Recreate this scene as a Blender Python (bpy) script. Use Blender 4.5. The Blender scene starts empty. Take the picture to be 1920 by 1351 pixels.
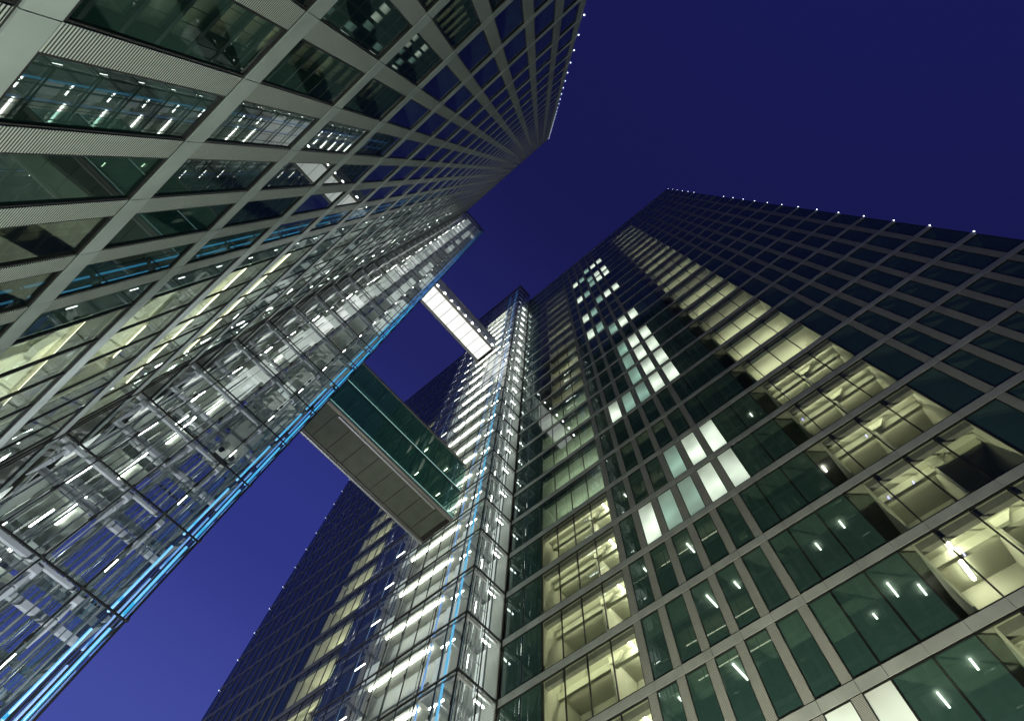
import bpy, math, random
from mathutils import Matrix, Vector
random.seed(7)
sc = bpy.context.scene
col = sc.collection
# ------------------------------------------------------------------ camera
F_PX, PX, PY = 867.09, 1000.06, 543.5
RW = ((-0.764026, -0.645053, 0.013067), (0.622234, -0.742050, -0.249373), (0.170555, -0.182397, 0.968319))
CAM = Vector((0.0, 0.0, 1.6))
m3 = Matrix(RW); m3 = Matrix(((1, 0, 0), (0, -1, 0), (0, 0, -1))) @ m3
cd = bpy.data.cameras.new('camera'); cam = bpy.data.objects.new('camera', cd); col.objects.link(cam)
rot = m3.transposed().to_quaternion().normalized().to_matrix().to_4x4()
cam.matrix_world = Matrix.Translation(CAM) @ rot
cd.sensor_width = 36.0; cd.lens = F_PX / 1920 * 36.0
cd.shift_x = (960 - PX) / 1920; cd.shift_y = (PY - 675.5) / 1920
cd.clip_start = 0.05; cd.clip_end = 2000
sc.camera = cam
# ------------------------------------------------------------------ dusk sky
W = bpy.data.worlds.new('World'); sc.world = W; W.use_nodes = True
nt = W.node_tree; nt.nodes.clear()
wo = nt.nodes.new('ShaderNodeOutputWorld'); bg = nt.nodes.new('ShaderNodeBackground')
tc = nt.nodes.new('ShaderNodeTexCoord'); sep = nt.nodes.new('ShaderNodeSeparateXYZ')
nt.links.new(tc.outputs['Generated'], sep.inputs[0])
dp = nt.nodes.new('ShaderNodeVectorMath'); dp.operation = 'DOT_PRODUCT'; dp.inputs[1].default_value = (1.0, -0.12, -0.75)
nt.links.new(tc.outputs['Generated'], dp.inputs[0])
mr = nt.nodes.new('ShaderNodeMapRange'); mr.inputs[1].default_value = -1.4; mr.inputs[2].default_value = 0.65
nt.links.new(dp.outputs['Value'], mr.inputs[0])
rp = nt.nodes.new('ShaderNodeValToRGB'); nt.links.new(mr.outputs[0], rp.inputs[0])
rp.color_ramp.interpolation = 'EASE'
def s2l(r, g, b):
    f = lambda c: (c / 255 / 12.92) if c <= 10 else ((c / 255 + .055) / 1.055) ** 2.4
    return (f(r), f(g), f(b), 1)
els = rp.color_ramp.elements
els[0].position = 0.0; els[0].color = s2l(24, 27, 86)
els[1].position = 1.0; els[1].color = s2l(68, 78, 160)
e = els.new(0.30); e.color = s2l(23, 25, 76)
e = els.new(0.55); e.color = s2l(32, 35, 93)
e = els.new(0.80); e.color = s2l(46, 53, 130)
nt.links.new(rp.outputs[0], bg.inputs[0]); bg.inputs[1].default_value = 1.0
nt.links.new(bg.outputs[0], wo.inputs[0])
sc.view_settings.view_transform = 'Standard'; sc.view_settings.look = 'None'
sc.view_settings.exposure = 0; sc.view_settings.gamma = 1
cy = sc.cycles
cy.max_bounces = 7; cy.diffuse_bounces = 2; cy.glossy_bounces = 4; cy.transmission_bounces = 4
cy.transparent_max_bounces = 40; cy.sample_clamp_indirect = 3.0; cy.caustics_reflective = False; cy.caustics_refractive = False
cy.use_denoising = True

S = 3.6                      # storey height
# ------------------------------------------------------------------ materials
def mat(name, base=(.5, .5, .5), rough=.5, metal=0.0, noise=0.0, nscale=1.0, spec=.5, bump=0.0):
    m = bpy.data.materials.new(name); m.use_nodes = True; t = m.node_tree; b = t.nodes['Principled BSDF']
    b.inputs['Base Color'].default_value = (*base, 1); b.inputs['Roughness'].default_value = rough
    b.inputs['Metallic'].default_value = metal; b.inputs['Specular IOR Level'].default_value = spec
    if noise or bump:
        tcn = t.nodes.new('ShaderNodeTexCoord'); n = t.nodes.new('ShaderNodeTexNoise'); n.inputs['Scale'].default_value = nscale
        n.inputs['Detail'].default_value = 5; t.links.new(tcn.outputs['Object'], n.inputs['Vector'])
    if noise:
        mx = t.nodes.new('ShaderNodeMixRGB'); mx.blend_type = 'MULTIPLY'; mx.inputs[0].default_value = 1
        mx.inputs[1].default_value = (*base, 1)
        r = t.nodes.new('ShaderNodeMapRange'); r.inputs[1].default_value = .3; r.inputs[2].default_value = .7
        r.inputs[3].default_value = 1 - noise; r.inputs[4].default_value = 1 + noise * .4
        t.links.new(n.outputs[0], r.inputs[0]); t.links.new(r.outputs[0], mx.inputs[2]); t.links.new(mx.outputs[0], b.inputs['Base Color'])
    if bump:
        bp = t.nodes.new('ShaderNodeBump'); bp.inputs['Strength'].default_value = bump
        t.links.new(n.outputs[0], bp.inputs['Height']); t.links.new(bp.outputs[0], b.inputs['Normal'])
    return m
def emit(name, colr, s, base=(.8, .8, .8)):
    m = bpy.data.materials.new(name); m.use_nodes = True; b = m.node_tree.nodes['Principled BSDF']
    b.inputs['Base Color'].default_value = (*base, 1); b.inputs['Emission Color'].default_value = (*colr, 1)
    b.inputs['Emission Strength'].default_value = s
    return m
def glass(name, tint, ior, body, bodyw=.1, wav=0.0, refl=(1, 1, 1)):
    m = bpy.data.materials.new(name); m.use_nodes = True; t = m.node_tree; t.nodes.clear()
    out = t.nodes.new('ShaderNodeOutputMaterial'); tr = t.nodes.new('ShaderNodeBsdfTransparent'); tr.inputs[0].default_value = (*tint, 1)
    df = t.nodes.new('ShaderNodeBsdfDiffuse'); df.inputs[0].default_value = (*body, 1)
    gl = t.nodes.new('ShaderNodeBsdfGlossy'); gl.inputs[0].default_value = (*refl, 1); gl.inputs['Roughness'].default_value = 0.0
    fr = t.nodes.new('ShaderNodeFresnel'); ge = t.nodes.new('ShaderNodeNewGeometry')
    im = t.nodes.new('ShaderNodeMapRange'); im.inputs[3].default_value = ior; im.inputs[4].default_value = 1 / ior   # same reflectance from both sides of the pane
    t.links.new(ge.outputs['Backfacing'], im.inputs[0]); t.links.new(im.outputs[0], fr.inputs[0])
    m1 = t.nodes.new('ShaderNodeMixShader'); m1.inputs[0].default_value = bodyw
    m2 = t.nodes.new('ShaderNodeMixShader')
    t.links.new(tr.outputs[0], m1.inputs[1]); t.links.new(df.outputs[0], m1.inputs[2])
    t.links.new(fr.outputs[0], m2.inputs[0]); t.links.new(m1.outputs[0], m2.inputs[1]); t.links.new(gl.outputs[0], m2.inputs[2])
    if wav:
        tcn = t.nodes.new('ShaderNodeTexCoord'); n = t.nodes.new('ShaderNodeTexNoise'); n.inputs['Scale'].default_value = .55
        n.inputs['Detail'].default_value = 0; t.links.new(tcn.outputs['Object'], n.inputs['Vector'])
        bp = t.nodes.new('ShaderNodeBump'); bp.inputs['Strength'].default_value = 1; bp.inputs['Distance'].default_value = wav
        t.links.new(n.outputs[0], bp.inputs['Height']); t.links.new(bp.outputs[0], gl.inputs['Normal'])
    t.links.new(m2.outputs[0], out.inputs[0])
    return m
def stripes(name, base, axis, pitch, duty, dark=.12, rough=.45, metal=.3):
    """metal with narrow open slots across it"""
    m = mat(name, base, rough, metal); t = m.node_tree; b = t.nodes['Principled BSDF']
    tcn = t.nodes.new('ShaderNodeTexCoord'); sp = t.nodes.new('ShaderNodeSeparateXYZ'); t.links.new(tcn.outputs['Object'], sp.inputs[0])
    d = t.nodes.new('ShaderNodeMath'); d.operation = 'DIVIDE'; d.inputs[1].default_value = pitch; t.links.new(sp.outputs[axis], d.inputs[0])
    f = t.nodes.new('ShaderNodeMath'); f.operation = 'FRACT'; t.links.new(d.outputs[0], f.inputs[0])
    g = t.nodes.new('ShaderNodeMath'); g.operation = 'LESS_THAN'; g.inputs[1].default_value = duty; t.links.new(f.outputs[0], g.inputs[0])
    mx = t.nodes.new('ShaderNodeMixRGB'); mx.inputs[1].default_value = (*base, 1); mx.inputs[2].default_value = (*[c * dark for c in base], 1)
    t.links.new(g.outputs[0], mx.inputs[0]); t.links.new(mx.outputs[0], b.inputs['Base Color'])
    return m
M = dict(
    band=mat('brushed_panel', (.41, .46, .435), .5, .2, .24, .9),
    frame=mat('dark_gasket', (.018, .018, .018), .4, .2),
    mull=mat('grey_mullion', (.22, .215, .20), .4, .4),
    louv=stripes('slotted_louvre', (.49, .53, .48), 2, .041, .45, .02, .6, 0),
    louvw=stripes('slotted_wall', (.62, .64, .60), 2, .16, .12, .55, .5, 0),
    slab=mat('concrete_slab', (.30, .30, .28), .8, 0, .2, 2),
    ceil=mat('ceiling_plaster', (.74, .75, .62), .8, 0, .06, .7),
    wall=mat('room_wall', (.76, .76, .65), .8, 0, .08, .5),
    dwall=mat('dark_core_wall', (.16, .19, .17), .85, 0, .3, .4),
    white=mat('white_steel', (.66, .65, .68), .4, .1, .1, 3),
    grey=mat('grey_steel', (.33, .35, .36), .4, .35, .12, 4),
    rail=mat('polished_rail', (.55, .56, .55), .22, .9),
    panel=mat('pale_panel', (.62, .62, .54), .5, 0, .12, 2),
    under=mat('underside_panel', (.07, .088, .07), .55, .1, .2, 1.3),
    beige=mat('cabinet_wood', (.30, .19, .06), .5, 0, .3, 6),
    ground=mat('stone_paving', (.22, .21, .19), .8, 0, .3, .5, bump=.2),
    roof=mat('dark_roof', (.05, .05, .055), .7),
    fac=glass('facade_glass', (.42, .56, .48), 1.72, (.07, .17, .15), .40, .00022, (.86, .95, .92)),
    facl=glass('mirror_facade_glass', (.36, .50, .47), 2.1, (.04, .12, .10), .10, .0004, (.90, .96, .95)),
    clear=glass('room_glass', (.84, .90, .80), 1.5, (.05, .10, .08), .04, .00022, (.86, .95, .92)),
    skin=glass('shaft_glass', (.88, .93, .93), 1.38, (.3, .4, .4), .03),
    bridge=glass('bridge_glass', (.42, .66, .58), 1.6, (.07, .27, .21), .42),
    neon=emit('cyan_neon', (.02, .40, .78), 1.15),
    neonb=emit('blue_neon', (.03, .25, .75), .9),
    neond=emit('faint_neon', (.03, .30, .62), .42),
    neont=emit('teal_neon', (.03, .60, .55), .35),
    tube=emit('fluorescent_tube', (1.0, 1.0, .90), 9.0),
    tubeh=emit('hall_tube', (.96, 1.0, .92), 15.0),
    gut=emit('gutter_lamp_lens', (1.0, 1.0, .97), 45.0),
    lumi=emit('emissive_shaft_panel', (.92, 1.0, .90), .42),  # pale shaft panels, lit look put in as emission
    lumw=emit('emissive_white_panel', (1.0, 1.0, .96), .80),  # white shaft panels, brightness put in as emission
    warm=emit('warm_tube', (1.0, .98, .74), 36.0),
    warmx=emit('faint_warm_tube', (1.0, .97, .74), 6.0),
    warmd=emit('weak_warm_tube', (1.0, .98, .74), 15.0),
    dot=emit('marker_lamp_lens', (.72, .80, 1.0), 7.0),
    dotf=emit('faint_marker_lens', (.72, .80, 1.0), 3.0),
    violet=emit('violet_lamp', (.35, .33, 1.0), 2.5),
    flood=emit('floodlight_lens', (1.0, .95, .8), 4.0),
    glow=emit('self_lit_panel', (.97, 1.0, .96), .88),  # upper soffit brightness is emission put into the panels themselves
)
def frosted(name, c, s):
    m = emit(name, c, s, (.5, .55, .5)); t = m.node_tree; b = t.nodes['Principled BSDF']; b.inputs['Roughness'].default_value = .15
    tcn = t.nodes.new('ShaderNodeTexCoord'); n = t.nodes.new('ShaderNodeTexNoise'); n.inputs['Scale'].default_value = .55; n.inputs['Detail'].default_value = 1
    t.links.new(tcn.outputs['Object'], n.inputs['Vector'])
    r = t.nodes.new('ShaderNodeMapRange'); r.inputs[1].default_value = .3; r.inputs[2].default_value = .7; r.inputs[3].default_value = s * .62; r.inputs[4].default_value = s * 1.25
    t.links.new(n.outputs[0], r.inputs[0]); sp = t.nodes.new('ShaderNodeSeparateXYZ'); t.links.new(tcn.outputs['Object'], sp.inputs[0])
    def mt(op, a, v):
        q = t.nodes.new('ShaderNodeMath'); q.operation = op; t.links.new(a, q.inputs[0]); q.inputs[1].default_value = v; return q.outputs[0]
    h = mt('FRACT', mt('DIVIDE', sp.outputs[2], 3.6), 0); h = mt('ABSOLUTE', mt('SUBTRACT', h, .42), 0); h = mt('MULTIPLY', h, -1.7); h = mt('ADD', h, 1.35)
    q = t.nodes.new('ShaderNodeMath'); q.operation = 'MULTIPLY'; t.links.new(h, q.inputs[0]); t.links.new(r.outputs[0], q.inputs[1])
    oi = t.nodes.new('ShaderNodeObjectInfo'); rr = t.nodes.new('ShaderNodeMapRange'); rr.inputs[3].default_value = .68; rr.inputs[4].default_value = 1.12
    t.links.new(oi.outputs['Random'], rr.inputs[0]); q2 = t.nodes.new('ShaderNodeMath'); q2.operation = 'MULTIPLY'; t.links.new(rr.outputs[0], q2.inputs[0]); t.links.new(q.outputs[0], q2.inputs[1])
    t.links.new(q2.outputs[0], b.inputs['Emission Strength'])
    return m
M['frw'] = frosted('bright_frosted_glass', (.74, .88, .70), .92)
M['frm'] = frosted('dim_frosted_glass', (.34, .60, .47), .48)

# ------------------------------------------------------------------ mesh helper
class MB:
    def __init__(s): s.v = []; s.f = []; s.m = []; s.ms = []
    def mi(s, m):
        if m not in s.ms: s.ms.append(m)
        return s.ms.index(m)
    def hexa(s, p, m):
        i = len(s.v); s.v += [tuple(q) for q in p]; k = s.mi(m)
        for f in ((0, 3, 2, 1), (4, 5, 6, 7), (0, 1, 5, 4), (1, 2, 6, 5), (2, 3, 7, 6), (3, 0, 4, 7)):
            s.f.append(tuple(i + j for j in f)); s.m.append(k)
    def box(s, x0, x1, y0, y1, z0, z1, m):
        x0, x1 = sorted((x0, x1)); y0, y1 = sorted((y0, y1)); z0, z1 = sorted((z0, z1))
        s.hexa([(x0, y0, z0), (x1, y0, z0), (x1, y1, z0), (x0, y1, z0), (x0, y0, z1), (x1, y0, z1), (x1, y1, z1), (x0, y1, z1)], m)
    def quad(s, p, m):
        i = len(s.v); s.v += [tuple(q) for q in p]; s.f.append(tuple(range(i, i + 4))); s.m.append(s.mi(m))
    def ring(s, x0, x1, y0, y1, z0, z1, w, m):
        i = len(s.v); k = s.mi(m)
        for y in (y0, y1):
            for (a, b, c, d) in ((x0, x1, z0, z1), (x0 + w, x1 - w, z0 + w, z1 - w)):
                s.v += [(a, y, c), (b, y, c), (b, y, d), (a, y, d)]
        for j in range(4):
            n = (j + 1) % 4
            for f in ((j, n, 4 + n, 4 + j), (8 + j, 12 + j, 12 + n, 8 + n), (j, 8 + j, 8 + n, n), (4 + j, 4 + n, 12 + n, 12 + j)):
                s.f.append(tuple(i + q for q in f)); s.m.append(k)
    def tube(s, a, b, r, m, n=8, r2=None):
        a = Vector(a); b = Vector(b); d = (b - a).normalized(); u = d.orthogonal().normalized(); w = d.cross(u); i = len(s.v); k = s.mi(m)
        r2 = r if r2 is None else r2
        for c, q in ((a, r), (b, r2)):
            for j in range(n):
                t = 2 * math.pi * j / n; s.v.append(tuple(c + (u * math.cos(t) + w * math.sin(t)) * q))
        for j in range(n): s.f.append((i + j, i + (j + 1) % n, i + n + (j + 1) % n, i + n + j)); s.m.append(k)
        s.f.append(tuple(i + n - 1 - j for j in range(n))); s.m.append(k); s.f.append(tuple(i + n + j for j in range(n))); s.m.append(k)
    def build(s, name, parent=None, kind=None):
        me = bpy.data.meshes.new(name); me.from_pydata(s.v, [], s.f)
        for m in s.ms: me.materials.append(M[m])
        me.polygons.foreach_set('material_index', s.m); me.update()
        o = bpy.data.objects.new(name, me); col.objects.link(o)
        if parent: o.parent = parent; o.matrix_parent_inverse = Matrix.Translation(-Vector(wloc(parent)))
        if kind: o['kind'] = kind
        return o
def wloc(o):
    v = Vector(o.location)
    return v
def thing(name, loc, label, cat, group=None):
    o = bpy.data.objects.new(name, None); o.location = loc; o.empty_display_size = 1; col.objects.link(o)
    o['label'] = label; o['category'] = cat
    if group: o['group'] = group
    return o
def tag(o, label, cat, group=None):
    o['label'] = label; o['category'] = cat
    if group: o['group'] = group

def pix(p):
    c = Matrix(RW) @ (Vector(p) - CAM)
    if c.z <= .05: return None
    return PX + F_PX * c.x / c.z, PY + F_PX * c.y / c.z
def seen_area(x0, x1, y, z0, z1):
    q = [pix(p) for p in ((x0, y, z0), (x1, y, z0), (x1, y, z1), (x0, y, z1))]
    if any(v is None for v in q): return 0
    cx = sum(v[0] for v in q) / 4; cyy = sum(v[1] for v in q) / 4
    if not (-60 < cx < 1980 and -60 < cyy < 1411): return 0
    return abs(sum(q[i][0] * q[(i + 1) % 4][1] - q[(i + 1) % 4][0] * q[i][1] for i in range(4))) / 2

# ------------------------------------------------------------------ ground and plaza lights
g = MB(); g.box(-600, 600, -600, 600, -.5, 0, 'ground'); go = g.build('ground'); go['kind'] = 'structure'

# ------------------------------------------------------------------ towers
YL, YR = 4.52, -21.69
def make_tower(root, Y, out, bays, k0, k1, blo, bhi, xa, xb, depth, lit, frost, skip):
    """root: tower empty; Y facade plane; out +1/-1 outward y; bays: (xlo, xhi, kind); lit: function(x,k)->material names"""
    def yy(d): return Y + out * d
    inward = -out
    # storey bands, one object per storey, panel joints open at every bay
    xs = sorted({round(b[0], 3) for b in bays} | {xa, xb})
    for k in range(k0, k1 + 1):
        m = MB(); z0, z1 = (k + blo) * S, (k + bhi) * S
        prev = xa
        pts = [x for x in xs if xa < x < xb and (k < 12 or True)] + [xb]
        for x in pts:
            if x - prev > .6 or x == xb:
                m.box(prev + .008, x - .008, yy(.045), yy(-.06), z0, z1, 'band'); prev = x
        m.box(xa + .02, xb - .02, yy(.02), yy(-.05), z0 - .035, z0 - .003, 'frame')
        m.box(xa + .02, xb - .02, yy(.02), yy(-.05), z1 + .003, z1 + .035, 'frame')
        m.build('storey_band', root)
    # openings
    wins = []; louvs = []
    for k in range(k0 - 1, k1):
        z0 = (k + bhi) * S + .038; z1 = (k + 1 + blo) * S - .038
        for (a, b, kd) in bays:
            if skip(a, b, k): continue
            if kd == 'l': louvs.append((seen_area(a, b, Y, z0, z1), a, b, z0, z1, k))
            else: wins.append((seen_area(a, b, Y, z0, z1), a, b, z0, z1, k, kd))
    louvs.sort(key=lambda t: -t[0]); wins.sort(key=lambda t: -t[0])
    rest = MB()
    for n, (ar, a, b, z0, z1, k) in enumerate(louvs):
        m = MB() if n < 100 and ar > 0 else rest
        m.box(a + .012, b - .012, yy(.028), yy(-.05), z0, z1, 'louv')
        if m is not rest:
            m.build('louvre_panel', root)
    rest.build('louvre_panel', root, 'stuff')
    rest = MB()
    for n, (ar, a, b, z0, z1, k, kd) in enumerate(wins):
        fi = int(round(a * 1000))
        cell = frost(a, b, k)
        solo = (n < 100 and ar > 0)
        m = MB() if solo else rest
        gm = cell or ('clear' if lit((a + b) / 2, k) else ('facl' if out < 0 or (a > 11.4 and b < 18.2 and 9 <= k <= 13) else 'fac'))
        w = .028
        m.ring(a + .006, b - .006, yy(.015), yy(-.06), z0, z1, w, 'frame')
        yg = yy(-.02)
        j_ = [R_.uniform(-.005, .005) for _ in range(3)]; j_.append(j_[0] + j_[2] - j_[1])   # each pane sits very slightly out of true
        p = [(a + w, yg + j_[0], z0), (b - w, yg + j_[1], z0), (b - w, yg + j_[2], z1), (a + w, yg + j_[3], z1)]
        if out > 0: p = p[::-1]
        if solo:
            wo_ = m.build('window', root)
            pm = MB(); pm.quad(p, gm); po = pm.build('pane', wo_)
            po.matrix_parent_inverse = Matrix.Translation(-Vector(root.location))
            po.parent = wo_; po.matrix_parent_inverse = Matrix.Identity(4)
            if cell: wo_['label'] = 'window with lit milky glass'
        else: m.quad(p, gm)
    rest.build('window', root, 'stuff')

R_ = random.Random(3)
def dummy(*a): return None
# ---- left tower -----------------------------------------------------------
TL = thing('office_tower', (20, 12, 0), 'pale metal and glass office tower at left, passing almost straight overhead', 'tower', 'pair of glass office towers')
lb = []
for n in range(-5, 6):
    lo = 1.31 + 1.603 * n; hi = lo + .47
    if n == -5: lb.append((-6.63 + .0, -6.2, 'l')); hi = -6.2
    else: lb.append((lo, hi, 'l'))
    lb.append((hi, 1.31 + 1.603 * (n + 1), 'w'))
xs_ = [1.31 + 1.603 * n for n in range(6, 13)] + [21.07]
for a, b in zip(xs_, xs_[1:]): lb.append((a, b, 'c'))
x = 33.5
while x < 66: lb.append((x, x + .47, 'l')); lb.append((x + .47, x + 1.603, 'w')); x += 1.603
XLE = x
def lit_L(x, k): return (11 < x < 21 and k in (2, 3, 4, 5, 7, 9, 10, 13, 16, 17, 20, 24)) or (6.5 < x < 9.6 and k in (1,))
make_tower(TL, YL, -1, lb, 1, 33, .84, .955, -6.63, XLE, 14, lit_L, dummy, lambda a, b, k: False)
# ---- right tower ----------------------------------------------------------
TR = thing('office_tower', (20, -30, 0), 'dark glass office tower at right with lit yellow rooms and milky lit windows', 'tower', 'pair of glass office towers')
hi_ = lambda i: 21.28 - 1.6305 * i
rb = []
for i in range(25):
    a, b = hi_(i + 1), hi_(i)
    if 6 <= i <= 11 or i >= 19:
        rb.append((b - .48, b, 'l')); rb.append((a, b - .48, 'w'))
    else: rb.append((a, b, 'c'))
x = 36.2
for j in range(9): rb.append((x, x + 1.6305, 'c')); x += 1.6305
while x < 68.0: rb.append((x, x + .48, 'l')); rb.append((x + .48, x + 1.6305, 'w')); x += 1.6305
XRE = x
FR = {(11,26):1,(10,26):1,(9,26):0,(8,25):0,(7,25):1,(11,24):1,(11,23):1,(10,24):1,(10,23):1,(9,24):0,(9,23):0,(8,22):0,(7,22):1,(11,20):1,(10,20):1,(9,20):0,(8,19):0,(7,19):1,
 (11,16):1,(10,16):1,(9,16):0,(8,17):0,(7,17):1,(11,14):1,(11,13):1,(11,12):1,(11,11):1,(10,14):1,(10,13):1,(10,12):1,(10,11):1,(9,14):0,(9,13):0,(9,12):0,(9,11):0,(8,11):0,(7,11):1,
 (11,8):1,(10,8):1,(9,8):0,(11,7):1,(10,7):1,(9,7):0,(7,7):1,(8,7):0,(10,3):1,(11,3):1}
def frost_R(a, b, k):
    i = int(math.floor((21.28 - (a + b) / 2) / 1.6305))
    if a > 21: return None
    v = FR.get((i, k))
    return None if v is None else ('frw' if v else 'frm')
DIM = (8, 11, 16, 19, 22)
def lit_R(x, k):
    if -8.2 < x < -1.7 and 3 <= k <= 28: return True
    if 11.4 < x < 17.9 and 2 <= k <= 26: return not 9 <= k <= 13
    if 42.7 < x < 49.5 and 4 <= k <= 22: return True
    return False
make_tower(TR, YR, 1, rb, 2, 30, .01, .125, -19.48, XRE, 14, lit_R, frost_R, lambda a, b, k: False)

# ---- storeys, core walls, roofs -------------------------------------------
def storeys(root, Y, out, k0, k1, off, xa, xb, ztop, back):
    yi = Y - out * .10
    for k in range(k0, k1 + 1):
        m = MB(); z = (k + off) * S
        m.box(xa + .05, xb - .05, yi, back, z - .10, z + .24, 'slab')
        m.build('floor_slab', root)
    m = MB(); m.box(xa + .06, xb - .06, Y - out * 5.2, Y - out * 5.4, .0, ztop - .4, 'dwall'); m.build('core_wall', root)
    m = MB(); m.box(xa + .01, xb - .01, back, back + out * .3, 0, ztop, 'band')
    m.build('rear_wall', root)
    m = MB()
    m.box(xa - .0, xa + .12, Y - out * .07, back + out * .31, 0, ztop, 'fac_end'); m.box(xb - .12, xb, Y - out * .07, back + out * .31, 0, ztop, 'fac_end')
    m.build('end_wall', root)
    m = MB(); m.box(xa - .06, xb + .06, Y + out * .06, back - out * .1, ztop, ztop + .5, 'roof')
    m.build('roof', root)
M['fac_end'] = mat('end_glazing', (.02, .03, .035), .12, .0, spec=.8)
storeys(TL, YL, -1, 1, 33, .87, -6.63, XLE, 33.97 * S, 18.0)
storeys(TR, YR, 1, 1, 30, .03, -19.48, XRE, 30.13 * S - .002, -35.2)
# entrance storeys
m = MB(); m.box(-6.6, XLE - .1, YL + .05, YL + .15, 0, .83 * S, 'fac_end'); m.build('entrance_front', TL)
m = MB(); m.box(-19.4, XRE - .1, YR - .05, YR - .15, 0, 1.12 * S, 'fac_end'); m.build('entrance_front', TR)

# ---- rooms with their partitions and ceiling lights ------------------------
def room(root, Y, out, x0, x1, zf, zc, depth, lampmat, wallx=None, lampx=None, big=False, bx=.30, one=False):
    yi = Y - out * .13; yb = Y - out * depth
    m = MB()
    m.box(x0, x1, yi, yb, zc - .045, zc - .004, 'ceil')
    m.box(x0, x1, yb, yb - out * .1, zf, zc - .05, 'wall')
    m.box(x0 - .04, x0 + .04, yi, yb, zf, zc - .05, 'wall'); m.box(x1 - .04, x1 + .04, yi, yb, zf, zc - .05, 'wall')
    hi = zc > 10 * S
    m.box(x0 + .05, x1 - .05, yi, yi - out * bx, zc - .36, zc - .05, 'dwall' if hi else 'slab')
    if wallx is not None and not hi:
        m.box(wallx - .06, wallx + .06, yi - out * .9, yb, zf, zc - .05, 'wall')
        m.box(x0 + .1, x1 - .1, yi - out * 1.1, yi - out * 1.35, zc - .42, zc - .05, 'ceil')
        # flared column head
        m.hexa([(wallx - .5, yi - out * .8, zc - .42), (wallx + .06, yi - out * .8, zc - .42), (wallx + .06, yi - out * .8 - .2, zc - .42), (wallx - .5, yi - out * .8 - .2, zc - .42),
                (wallx - .9, yi - out * .8, zc - .06), (wallx + .06, yi - out * .8, zc - .06), (wallx + .06, yi - out * .8 - .2, zc - .06), (wallx - .9, yi - out * .8 - .2, zc - .06)], 'ceil')
    m.build('room_interior', root)
    if lampmat:
        lx = lampx if lampx is not None else (x0 + x1) / 2
        l = MB()
        if hi:
            l.box(x0 + .4, x1 - .4, yi - out * 1.75, yi - out * 1.85, zc - .80, zc - .74, lampmat)
            for q in (x0 + .6, x1 - .6): l.box(q - .01, q + .01, yi - out * 1.79, yi - out * 1.81, zc - .74, zc - .046, 'frame')
            l.build('ceiling_light', root); return
        # cove lights tucked behind the blind box and behind the bulkhead beam
        lo_, hi2 = (x0 + .3, x1 - .3) if not one else (wallx + .2, x1 - .3)
        c = MB(); c.box(lo_, hi2, yi - out * .36, yi - out * .40, zc - .14, zc - .10, 'warmd' if lampmat != 'warmx' else 'warmx'); c.build('ceiling_light', root)
        c = MB(); c.box(lo_, hi2, yi - out * 1.40, yi - out * 1.44, zc - .20, zc - .16, 'warmd' if lampmat != 'warmx' else 'warmx'); c.build('ceiling_light', root)
        if not big: return
        l.box(lx - .055, lx + .055, yi - out * (.55 if big or hi else 1.5), yi - out * (depth - .5), zc - .14, zc - .08, lampmat)
        l.box(lx - .12, lx + .12, yi - out * (.5 if big or hi else 1.45), yi - out * (depth - .45), zc - .08, zc - .05, 'white')
        l.build('ceiling_light', root)
dimset = {8, 11, 16, 19, 22}
for k in range(3, 29):
    zf = (k + .03) * S + .25; zc = (k + 1.03) * S - .105
    dim = k in (5, 8, 12, 15, 18, 21, 24)
    if k == 5:
        room(TR, YR, 1, -8.08, -2.6, zf, zc, 3.6, 'warmd', -5.6, -4.2, False, .3, True)
    else:
        room(TR, YR, 1, -8.08, -2.6 if k > 4 else -2.2, zf, zc, 3.6, ('warmx' if dim else 'warmd') if k > 8 else ('warmd' if dim else 'warm'), -5.2, -3.35, k == 4)
for k in range(2, 27):
    zf = (k + .03) * S + .25; zc = (k + 1.03) * S - .105
    if k <= 8: room(TR, YR, 1, 11.52, 17.95, zf, zc, 3.4, 'warm', 13.9, 12.35, True)
    elif k <= 13: room(TR, YR, 1, 11.52, 17.95, zf, zc, 3.4, 'warmd', 13.9, 12.4, False, .3, True)
    else: room(TR, YR, 1, 11.52, 16.3, zf, zc, 3.4, 'warmx' if k % 4 else 'warmd', None, 13.2, False, .36)
for k in range(4, 22):
    zf = (k + .03) * S + .25; zc = (k + 1.03) * S - .105
    room(TR, YR, 1, 42.75, 49.2, zf, zc, 2.6, 'warmd', 46, 44.6, False, .3, k % 3 == 0)
for k in (2, 3, 4, 5, 7, 9, 10, 13, 16, 17, 20, 24):
    zf = (k + .87) * S + .25; zc = (k + 1.87) * S - .105
    room(TL, YL, -1, 11.0, 16.6 if k < 4 else 20.9, zf, zc, 4.2, 'warmx', 14.2, 12.9, False, .3, k % 3 == 0)
# small lamps that are on inside otherwise dark offices
def small_lamp(root, Y, out, x, zc, d, ln, mt='tube'):
    l = MB(); l.box(x - .04, x + .04, Y - out * d, Y - out * (d + ln), zc - .12, zc - .06, mt); l.build('ceiling_light', root)
for (i, k, d, ln) in () or ((13.3, 4, 1.1, .9), (13.9, 4, 2.0, .7), (12.6, 3, 1.5, .9), (13.6, 3, .8, .6), (14.2, 6, 1.5, .4), (13.4, 5, 1.2, .5), (12.4, 5, 1.6, .5), (13.5, 8, 1.4, .3),
                      (8.6, 5, .8, 1.0), (8.6, 4, .7, 1.2), (8.6, 3, .6, 1.3), (8.6, 6, .9, .8), (6.7, 4, .8, .3), (6.7, 6, .7, .3), (6.6, 8, 1, .3), (12.5, 4, 2.2, .3), (13.1, 2, .8, 1.2), (14.8, 2, 1.2, 1.0),
                      (9.6, 5, 1.0, .5), (15.1, 3, 1.0, .8)):
    small_lamp(TR, YR, 1, 21.28 - 1.6305 * i, (k + 1.03) * S - .105, d, ln)
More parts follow.
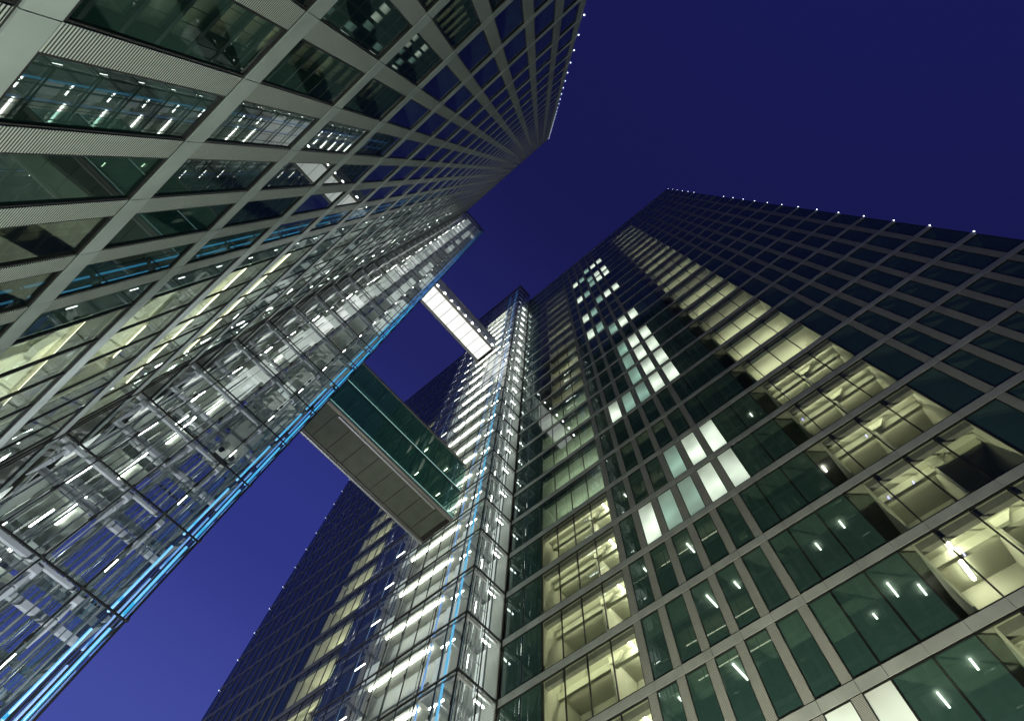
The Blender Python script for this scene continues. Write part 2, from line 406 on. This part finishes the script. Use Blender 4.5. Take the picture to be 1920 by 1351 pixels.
for (xx, k, d) in ((-3.0, 5, .25), (-4.3, 5, .25), (-3.4, 4, .25), (-4.6, 6, .25), (-4.9, 3, .2), (-2.9, 7, .2)):
    l = MB(); l.box(xx - .03, xx + .03, YR - .30, YR - .48, (k + .7) * S, (k + .7) * S + .03, 'violet'); l.build('violet_lamp', TR)
# roller blinds drawn part of the way down behind some panes
RB = random.Random(11)
for k in range(3, 20):
    for i in list(range(7, 14)):
        if RB.random() < .16 and (i, k) not in FR:
            a, b = hi_(i + 1) + .06, hi_(i) - (.54 if 6 <= i <= 11 else .06); zt_ = (k + 1.01) * S - .06
            m = MB(); m.box(a, b, YR - .09, YR - .10, zt_ - RB.choice((.7, 1.1, 1.7)), zt_, 'panel'); m.build('roller_blind', TR)
# cabinets standing in the lit rooms
def cabinet(x, y, z, label):
    t = thing('cabinet', (x, y, z), label, 'cabinet', 'wooden cabinets in the lit rooms')
    m = MB(); m.box(x - .6, x + .6, y - .22, y + .22, z, z + 2.0, 'beige'); m.build('cabinet_body', t)
    m = MB(); m.box(x - .58, x - .01, y + .222, y + .24, z + .05, z + 1.95, 'beige'); m.build('cabinet_door', t)
    m = MB(); m.box(x + .01, x + .58, y + .222, y + .24, z + .05, z + 1.95, 'beige'); m.build('cabinet_door', t)
for x, k, lb_ in ((-7.2, 6, 'brown wooden cabinet in the lit room just above the dimmest room of the right tower'),
                  (-7.2, 7, 'brown wooden cabinet in the second lit room above the dimmest one, right tower'),
                  (15.4, 5, 'brown cabinet in the upper of two furnished rooms beside the right glass shaft'),
                  (15.2, 4, 'brown cabinet in the lower of two furnished rooms beside the right glass shaft')):
    cabinet(x, YR - 3.0, (k + .03) * S + .245, lb_)

# ---- marker lamps on the tower corners -------------------------------------
def marker(root, x, y, z, mt='dot'):
    m = MB(); m.box(x - .022, x + .022, y - .022, y + .022, z - .05, z + .05, mt); m.build('marker_lamp', root)
for k in range(9, 31):
    if k in (22, 23, 24): continue
    marker(TR, -19.56, YR + .08, (k + .09) * S)
for k in range(7, 34): marker(TL, -6.71, YL - .08, (k + .80) * S)
for k in range(9, 29): marker(TR, XRE + .06, YR + .08, (k + .03) * S, 'dotf')

# ------------------------------------------------------------------ left glazed shaft
SL = MB(); X0, X1, Y0, Y1 = 21.07, 33.4, -2.36, YL
NL = 34
ycol = [4.46, 2.87, 1.17, -.52, -2.36]; xcol = [21.07 + 1.5412 * j for j in range(9)]
ZT = 34.2 * S
shaftL = MB()
for y in ycol:
    shaftL.box(X0 - .02, X0 + .04, y - .028, y + .028, 0, ZT, 'frame')
    shaftL.box(X1 - .05, X1 + .02, y - .025, y + .025, 0, ZT, 'frame')
for x in xcol: shaftL.box(x - .025, x + .025, Y0 - .02, Y0 + .05, .0, ZT - .002, 'frame')
for k in range(1, NL + 1):
    z = (k - .02) * S
    shaftL.box(X0 - .02, X0 + .035, Y0 - .03, Y1 - .05, z - .03, z + .03, 'frame')
    shaftL.box(X0 + .036, X1, Y0 - .03, Y0 + .04, z - .03, z + .03, 'frame')
    shaftL.box(X1 - .06, X1 + .03, Y0 + .061, Y1 - .05, z - .05, z + .05, 'frame')
    for y in ycol[1:4]: shaftL.tube((X0 - .07, y, z + S / 2 - .12), (X0 - .07, y, z + S / 2 + .12), .07, 'frame')
    for y in ycol: shaftL.tube((X0 - .08, y, z - .05), (X0 - .08, y, z + .05), .07, 'frame')
frL = shaftL.build('shaft_frame', TL)
m = MB()
m.quad([(X0, Y0, 0), (X0, Y1, 0), (X0, Y1, ZT), (X0, Y0, ZT)], 'skin'); m.quad([(X0, Y0, 0), (X1, Y0, 0), (X1, Y0, ZT), (X0, Y0, ZT)], 'skin')
m.quad([(X1, Y0, 0), (X1, Y1, 0), (X1, Y1, ZT), (X1, Y0, ZT)], 'skin'); m.build('shaft_glazing', TL)
m = MB(); m.box(X0 - .05, X1 + .05, Y0 - .05, Y1 - .1, ZT, ZT + .35, 'roof'); m.build('shaft_roof', TL)
def steelL(k):
    m = MB(); z = (k - .02) * S
    # white edge beam and brackets at the glass
    m.box(X0 + .22, X0 + .36, 1.17, 4.40, z - .10, z + .06, 'white')
    m.box(X0 + .22, X0 + .34, -.4, 1.10, z - .07, z + .05, 'white')
    for y, s in ((3.9, 1), (1.0, 1), (-.7, .7)):
        # tapered outriggers to the mid-storey coupling
        m.tube((X0 + .30, y, z - .12), (X0 + .30, y, z - S * .24), .035, 'white', 6, .13 * s)
        m.tube((X0 + .30, y, z - S * .26), (X0 + .30, y, z - S * .50), .13 * s, 'white', 6, .03)
        m.box(X0 + .16, X0 + .5, y - .16 * s, y + .16 * s, z - .34, z - .12, 'white')
    # cross beams at several depths
    for j, (xx, c) in enumerate(((23.3, 'white'), (25.6, 'grey'), (28.3, 'white'), (31.0, 'grey'))):
        dz = (.0, -.42, .1, -.3)[j] * S
        m.box(xx - .09, xx + .09, -2.0, 4.3, z + dz - .11, z + dz + .11, c)
    for y in (-1.9, .95, 4.2): m.box(X0 + .4, X1 - .3, y - .07, y + .07, z - .10, z + .08, 'grey')
    # landing slab deeper in
    m.box(28.6 if k < 9 else 26.2, 33.0, 1.6, 4.3, z - .35, z - .16, 'panel')
    if k >= 8:  # some of these panels emit, so that they look lit
        for a in (21.7, 23.45): m.box(a, a + 1.45, -.45, .45, z - .22, z - .14, 'lumi' if RL.random() < .55 else 'panel'); m.box(a, a + 1.45, -1.75, -.65, z - .22, z - .14, 'lumi' if RL.random() < .3 else 'panel')
        if k % 3: m.box(22.0, 24.8, 1.5, 2.75, z - .24, z - .14, 'lumw' if k % 2 else 'lumi')
        if k % 4 != 1: m.box(22.3, 22.36, 1.3, 2.6, z + .3, z + S * .55, 'lumi')
        if k % 4 != 2: m.box(23.0, 23.06, -1.1, -.1, z + .3, z + S * .5, 'lumi')
    if k in (10, 11, 12, 21, 22, 23): m.box(21.5, 33.0, -2.1, .9, z - .3, z - .23, 'panel')
    return m.build('shaft_steelwork', TL)
RL = random.Random(5)
for k in range(1, NL + 1): steelL(k)
# guide rails and cables, floor to roof
for (xx, yy, r, mt) in ((22.0, 3.55, .03, 'rail'), (22.0, 3.2, .02, 'rail'), (22.4, 2.3, .05, 'grey'), (22.4, 1.6, .03, 'rail'), (22.7, .75, .02, 'rail'), (22.7, .1, .03, 'rail'), (22.2, -.95, .06, 'grey'), (22.2, -1.2, .02, 'rail'),
                        (24.6, 3.4, .07, 'grey'), (24.6, 2.2, .03, 'rail'), (24.2, 1.35, .07, 'white'), (24.9, .4, .02, 'rail'), (25.2, -.6, .05, 'grey'), (24.4, -1.5, .03, 'rail'), (27.2, 1.0, .08, 'grey'), (27.6, -.3, .03, 'rail'), (28.9, -1.4, .05, 'rail'), (30.4, .5, .06, 'grey'), (31.5, -1.0, .04, 'rail'), (21.6, -1.45, .05, 'grey'), (21.55, 2.05, .018, 'rail'), (21.55, 2.5, .018, 'rail')):
    m = MB(); m.tube((xx, yy, 0), (xx, yy, ZT - .4), r, mt, 6); m.build('guide_rail', TL)
for q in range(26):
    xx = 21.6 + RL.random() * 8.5; yy = -1.9 + RL.random() * 6.0
    m = MB(); m.tube((xx, yy, 0), (xx, yy, ZT - .4), RL.choice((.016, .022, .03, .04)), RL.choice(('rail', 'rail', 'white', 'grey')), 5); m.build('guide_rail', TL)
for (xa_, ya_, xb_, yb_) in ((22.0, .62, 26.0, .62), (24.1, -2.0, 24.1, .6), (26.1, -2.0, 26.1, 4.2)):
    m = MB(); m.quad([(xa_, ya_, 0), (xb_, yb_, 0), (xb_, yb_, ZT - 1), (xa_, ya_, ZT - 1)], 'skin'); m.build('inner_glazing', TL)
# glowing tubes
for k in range(2, NL):
    z = (k - .02) * S
    NE = 'neon' if k < 15 else 'neonb' if k < 24 else 'neond'
    m = MB(); m.tube((X0 + .22, -2.16, z + .12), (X0 + .22, -2.16, z + S - .3), .062, NE, 6); m.tube((X0 + .38, -1.72, z + .15), (X0 + .38, -1.72, z + S - .5), .055, NE, 6)
    m.tube((X0 + 2.6, -2.2, z + .15), (X0 + 2.6, -2.2, z + S - .4), .05, 'neonb', 6)
    m.build('neon_tube', TL)
    m = MB()
    m.tube((23.9, 3.2, z + .5), (23.9, 3.2, z + 1.9), .045, 'tubeh', 6)
    if k % 2 == 0: m.tube((22.9, 2.45, z + 1.6), (22.9, 2.45, z + 2.5), .035, 'tubeh', 6)
    if k > 6 and k % 2: m.box(22.2, 22.9, 2.95, 3.02, z - .3, z - .26, 'tubeh')
    m.box(27.0, 30.0, 2.5, 2.62, z - .45, z - .38, 'tubeh')
    m.tube((21.75, -.62, z + 1.2), (21.75, -.62, z + 1.75), .02, 'tubeh', 5)
    m.box(22.5, 23.4, 3.95, 4.0, z + .5, z + 2.0, 'lumi')  # panel, not a tube; emission gives it a lit look
    m.build('fluorescent_tube', TL)
# lobby wall panels at the slab side
m = MB()
m.box(26.1, 33.0, 4.31, 4.38, 0, ZT - .5, 'louvw'); m.build('lobby_wall', TL)

# ------------------------------------------------------------------ lift car
def lift_car(x, y, z, label):
    t = thing('lift_car', (x, y, z), label, 'lift car')
    m = MB(); m.box(x - .75, x + .75, y - .7, y + .7, z, z + 2.35, 'panel'); m.build('car_body', t)
    m = MB()
    for s in (-1, 1): m.box(x - .85, x + .85, y + s * .55 - .06, y + s * .55 + .06, z - .16, z - .002, 'grey')
    m.box(x - .1, x + .1, y - .48, y + .48, z - .14, z - .002, 'frame'); m.build('car_underframe', t)
    for s in (-1, 1):
        m = MB(); m.tube((x - .82, y + s * .35, z - .28), (x - .70, y + s * .35, z - .28), .13, 'frame', 12); m.build('guide_roller', t)
    m = MB(); m.box(x - .2, x + .2, y - .75, y - .701, z + .1, z + 2.1, 'rail'); m.build('car_door', t)
    for q in (-.3, 0, .3):
        m = MB(); m.tube((x + q, y, z + 2.352), (x + q, y, ZT - .5), .012, 'rail', 5); m.build('hoist_cable', t)
lift_car(22.75, -.42, 6.45 * S, 'pale boxy lift car hanging in the left glazed shaft below the lower footbridge')

# ------------------------------------------------------------------ right glazed shaft
RX0, RX1, RY = 21.40, 36.08, -18.17; ZR = 31.45 * S
RXC = [21.43 + 1.6305 * j for j in range(10)]
m = MB()
for j, x in enumerate(RXC): m.box(x - .022, x + .022, RY - .05, RY + .02, 0, ZR - .002, 'frame')
for y in (-19.95, -21.64): m.box(RX0 - .03, RX0 + .04, y - .03, y + .03, 0, ZR - .003, 'frame')
m.box(RX0 - .04, RX0 + .05, RY - .03, RY + .04, 0, ZR, 'frame')
for k in range(1, 32):
    z = (k + .08) * S
    m.box(RX0 + .06, RX1, RY - .06, RY + .04, z - .045, z + .045, 'frame')
    m.box(RX0 - .05, RX0 + .055, -21.6, RY + .05, z - .045, z + .045, 'frame')
    m.box(RX0 + .06, RX1, RY + .041, RY + .06, z - .015, z + .02, 'mull')
    for x in RXC[:8]: m.tube((x, RY + .05, z + S / 2 - .09), (x, RY + .05, z + S / 2 + .09), .05, 'frame', 6)
m.build('shaft_frame', TR)
m = MB(); m.quad([(RX0, RY, 0), (RX1, RY, 0), (RX1, RY, ZR), (RX0, RY, ZR)], 'skin')
m.quad([(RX0, RY, 0), (RX0, -21.6, 0), (RX0, -21.6, ZR), (RX0, RY, ZR)], 'skin')
m.quad([(RX1, RY, 0), (RX1, -21.6, 0), (RX1, -21.6, ZR), (RX1, RY, ZR)], 'skin'); m.build('shaft_glazing', TR)
m = MB(); m.box(RX0 - .1, RX1 + .1, RY + .08, -21.6, ZR + .001, ZR + .4, 'roof'); m.build('shaft_roof', TR)
m = MB(); m.box(24.85, 31.1, -19.75, -19.85, 0, ZR - 2, 'louvw'); m.build('lobby_wall', TR)
m = MB(); m.box(31.2, 36, -20.5, -20.6, 0, ZR - 2, 'panel'); m.build('shaft_rear_wall', TR)
m = MB(); m.box(21.46, 24.8, -21.50, -21.58, 0, ZR - 2, 'louvw'); m.build('shaft_rear_wall', TR)
m = MB(); m.box(24.78, 24.84, -19.8, -21.45, 0, ZR - 2, 'louvw'); m.build('shaft_side_wall', TR)
for k in range(1, 32):
    z = (k + .08) * S; m = MB()
    m.box(24.8, 31.2, -18.45, -19.7, z - .22, z - .02, 'panel')
    m.box(RX0 + .2, 24.7, -18.4, -18.55, z - .14, z + .05, 'white'); m.box(RX0 + .22, RX0 + .36, -18.4, -19.8, z - .10, z + .05, 'white'); m.box(RX0 + .22, RX0 + .36, -20.05, -21.4, z - .10, z + .05, 'white')
    m.box(31.3, RX1 - .2, -18.4, -18.52, z - .1, z + .05, 'grey')
    m.box(22.9, 23.1, -18.6, -21.1, z - .3, z - .1, 'grey'); m.box(33.0, 33.15, -18.6, -21.1, z - .3, z - .1, 'grey')
    # door frame and rail at mid storey
    m.box(25.2, 30.6, -19.2, -19.28, z + S * .40, z + S * .43, 'grey'); m.box(26.3, 27.7, -19.65, -19.73, z + .05, z + S * .62, 'grey')
    m.box(28.9, 30.0, -19.65, -19.73, z + .05, z + S * .52, 'panel')
    if k in (18, 19, 20): m.box(22.1, 27.4, -18.50, -18.56, z + .1, z + S - .5, 'lumw')  # emission stands in for the lit front under the upper bridge
    m.tube((24.0, -18.7, z - .1), (22.2, -21.0, z - S * .45), .05, 'white', 6)
    m.build('shaft_steelwork', TR)
    m = MB()
    m.box(25.0, 30.9, -18.75, -18.85, z - .34, z - .25, 'tubeh')
    m.box(23.3, 24.5, -19.1, -19.18, z - .35, z - .28, 'tubeh'); m.box(21.9, 22.0, -20.3, -21.1, z - .32, z - .26, 'tubeh')
    m.box(31.5, 32.9, -19.2, -19.25, z + .5, z + 2.2, 'lumi'); m.box(33.8, 35.2, -19.4, -19.46, z - .4, z - .35, 'tube')  # upright panel emits to look lit, beside a real tube
    m.tube((21.9, -19.3, z + .9), (21.9, -19.3, z + 1.7), .025, 'tubeh', 5); m.box(23.3, 24.6, -19.00, -19.04, z + .5, z + 2.5, 'lumi'); m.box(21.8, 22.7, -20.75, -20.79, z + .4, z + 2.9, 'lumi')  # the two flat panels emit to brighten the shaft, no tubes
    if k < 29: m.build('fluorescent_tube', TR)
for (xx, yy, r, mt) in ((21.75, -18.6, .04, 'rail'), (21.95, -19.0, .06, 'rail'), (22.2, -19.4, .03, 'rail'), (21.8, -19.6, .05, 'white'), (22.5, -19.9, .04, 'rail'), (22.0, -20.3, .03, 'rail'), (21.8, -20.7, .06, 'grey'), (22.4, -21.0, .04, 'rail'),
                        (23.6, -18.7, .05, 'white'), (24.0, -19.2, .03, 'rail'), (24.5, -19.8, .05, 'rail'), (31.4, -18.6, .05, 'rail'), (31.9, -18.9, .04, 'rail'), (32.4, -19.4, .06, 'grey'), (33.9, -18.7, .05, 'rail'), (34.6, -19.2, .04, 'white'), (35.3, -19.6, .05, 'grey'), (35.7, -18.5, .04, 'rail'),
                        (25.4, -18.5, .03, 'rail'), (28.3, -18.5, .03, 'rail'), (29.8, -18.55, .03, 'rail')):
    m = MB(); m.tube((xx, yy, 0), (xx, yy, ZR - .5), r, mt, 6); m.build('guide_rail', TR)
for k in range(1, 31):
    z = (k + .08) * S; m = MB()
    m.tube((22.75, -18.42, z + .06), (22.75, -18.42, z + S - .1), .075, 'neon' if k < 16 else 'neonb', 6)
    m.tube((24.75, -18.5, z + .1), (24.75, -18.5, z + S - .3), .06, 'neonb', 6)
    m.tube((33.2, -18.4, z + .3), (33.2, -18.4, z + S - .5), .05, 'neonb', 6)
    m.build('neon_tube', TR)

# ------------------------------------------------------------------ footbridges
def bridge(x0, x1, z0, storeys_, label, lower):
    ya, yb = -2.42, -18.08; zt = z0 + storeys_
    t = thing('footbridge', ((x0 + x1) / 2, (ya + yb) / 2, z0), label, 'footbridge', 'footbridges between the towers')
    n = 8; L = (ya - yb)
    m = MB()
    m.box(x0 + .02, x1 - .02, ya - .05, yb + .05, z0 + .06, z0 + .30, 'roof'); m.build('deck', t)
    for j in range(n + 1):
        a = ya - .9 - (L - 1.8) * (j - .5) / n; b = ya - .9 - (L - 1.8) * (j + .5) / n
        a = min(a, ya - .45); b = max(b, yb + .45)
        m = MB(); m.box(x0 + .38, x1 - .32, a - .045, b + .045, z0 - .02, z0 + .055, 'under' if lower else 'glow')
        if lower:
            for xx in (x0 + .55, (x0 + x1) / 2, x1 - .5): m.tube((xx, a - .12, z0 - .035), (xx, a - .12, z0 - .019), .03, 'frame', 6)
        m.build('soffit_panel', t)
    m = MB(); m.box(x0, x0 + .3, ya, yb, z0 - .10, z0 + .16, 'mull'); m.build('edge_beam', t)
    m = MB(); m.box(x1 - .24, x1, ya, yb, z0 - .10, z0 + .16, 'mull'); m.build('edge_beam', t)
    m = MB(); m.tube((x1 - .02, ya, z0 - .18), (x1 - .02, yb, z0 - .18), .12, 'grey', 12); m.build('edge_tube', t)
    if lower: m = MB(); m.tube((x0 + .36, ya - 2, z0 - .16), (x0 + .36, yb + 2, z0 - .16), .10, 'grey', 12); m.build('edge_tube', t)
    for (y0, y1) in ((ya, ya - .4), (yb + .4, yb)):
        m = MB(); m.box(x0 + .31, x1 - .25, y0, y1, z0 - .06, z0 + .05, 'frame'); m.build('end_joint', t)
    lev = [z0 + .16] + ([z0 + S * 1.07] if lower else []) + [zt - .25]
    for q, (za, zb) in enumerate(zip(lev, lev[1:])):
        for xs in (x0, x1):
            mm = 'bridge' if lower else 'silver'
            m = MB()
            if lower or xs == x1:
                m.quad([(xs, ya, za), (xs, yb, za), (xs, yb, zb), (xs, ya, zb)], mm)
            else:
                m.box(xs, xs + .05, ya, yb, za, zb, mm)
            for j in range(1, n):
                y = ya - L * j / n
                m.box(xs - .02 if xs == x0 else xs - .03, xs + .03, y - .012, y + .012, za, zb, 'frame')
            m.build('side_glazing', t)
    if lower:
        m = MB(); m.box(x0 + .12, x1 - .12, ya - .05, yb + .05, z0 + S * 1.07 - .28, z0 + S * 1.07 - .02, 'under')
        for j in range(9): y = ya - L * (j + .5) / 9; m.box(x0 + .15, x1 - .2, y - .02, y + .02, z0 + S * 1.07 - .40, z0 + S * 1.07 - .285, 'panel')
        m.build('upper_deck', t)
        for j in range(9):
            y = ya - L * (j + .5) / 9
            m = MB(); m.box(x0 + .08, x0 + .16, y - .025, y + .025, z0 + .3, z0 + S * 1.07 - .3, 'grey'); m.box(x0 + .08, x0 + .16, y - .025, y + .025, z0 + S * 1.07 + .05, zt - .3, 'grey')
            m.box(x0 + .2, x1 - .2, y - .02, y + .02, zt - .35, zt - .28, 'panel'); m.build('wall_post', t)
        m = MB(); m.tube((x0 - .05, ya, z0 + .19), (x0 - .05, yb, z0 + .19), .028, 'neont', 6); m.build('edge_light', t)
        m = MB(); m.tube((x0 - .05, ya, z0 + S * 1.07), (x0 - .05, yb, z0 + S * 1.07), .035, 'neont', 6); m.build('edge_light', t)
        m = MB(); m.box(x0 - .03, x0 + .02, ya, yb, z0 + S * 1.07 - .22, z0 + S * 1.07 - .04, 'frame'); m.build('storey_rail', t)
        for y in (yb + 1.2, yb + 4.2):
            l = MB(); l.box(x0 + 1.5, x0 + 2.0, y - .03, y + .03, z0 + S * 1.07 - .34, z0 + S * 1.07 - .30, 'warmd'); l.build('ceiling_light', t)
            l = MB(); l.box(x0 + 1.5, x0 + 2.0, y - .03, y + .03, zt - .42, zt - .38, 'warmd'); l.build('ceiling_light', t)
        # arched ribs and grid of the inner screen
    else:
        for j in range(9):
            y = ya - L * (j + .5) / 9
            m = MB(); m.box(x0 - .30, x0 - .18, y - .16, y + .16, z0 + .10, z0 + .20, 'gut'); m.build('gutter_lamp', t)
        m = MB(); m.box(x0 - .12, x0 - .002, ya, yb, z0 - .09, z0 + .0, 'grey'); m.build('gutter', t)
    m = MB(); m.box(x0 - .08, x1 + .08, ya, yb, zt - .25, zt, 'mull' if lower else 'mull'); m.build('bridge_roof', t)
    return t
M['silver'] = mat('silver_cladding', (.62, .63, .66), .45, .3, .15, 1.2)
bridge(25.25, 29.1, 10.10 * S, 2.16 * S, 'green glass two-storey footbridge with dark panelled underside, the lower and nearer one', True)
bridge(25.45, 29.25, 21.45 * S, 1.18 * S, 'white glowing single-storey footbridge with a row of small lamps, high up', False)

# ------------------------------------------------------------------ plaza floodlights (stand on the ground, aimed at the facades)
def flood(x, y, aim, power, size, label, colr=(1, .93, .74)):
    t = thing('floodlight', (x, y, 0), label, 'floodlight', 'floodlights on the paving')
    m = MB(); m.box(x - .12, x + .12, y - .12, y + .12, 0, .08, 'grey'); m.tube((x, y, .08), (x, y, .35), .04, 'grey'); m.build('stand', t)
    m = MB(); m.tube((x, y, .35), (x, y, .60), .13, 'frame', 14, .24); m.build('housing', t)
    m = MB(); m.tube((x, y, .601), (x, y, .615), .21, 'flood', 14); m.build('lens', t)
    ld = bpy.data.lights.new('floodlight_beam', 'SPOT'); ld.energy = power; ld.color = colr; ld.spot_size = math.radians(size); ld.spot_blend = .6; ld.shadow_soft_size = .15
    lo = bpy.data.objects.new('floodlight_beam', ld); col.objects.link(lo); lo.location = (x, y, .75)
    d = Vector(aim) - Vector((x, y, .75)); lo.rotation_euler = d.to_track_quat('-Z', 'Y').to_euler()
    lo.parent = t; lo.matrix_parent_inverse = Matrix.Translation(-Vector((x, y, 0)))
flood(8, -13.5, (7, YR, 15), 19000, 105, 'round floodlight on the paving in front of the right tower', (1, .93, .72))
flood(6, -2.5, (4, YL, 9), 3600, 130, 'round floodlight on the paving in front of the left tower', (.92, 1, .88))
flood(14, -7, (22, 1, 20), 17000, 80, 'added unseen floodlight on the paving before the two glazed shafts', (.93, .95, 1))  # added out of view to brighten the shaft steelwork
flood(48, -10, (50, YR, 26), 14000, 110, 'added unseen floodlight on the paving beyond the two glazed shafts')  # added out of view to brighten the facade past the right shaft
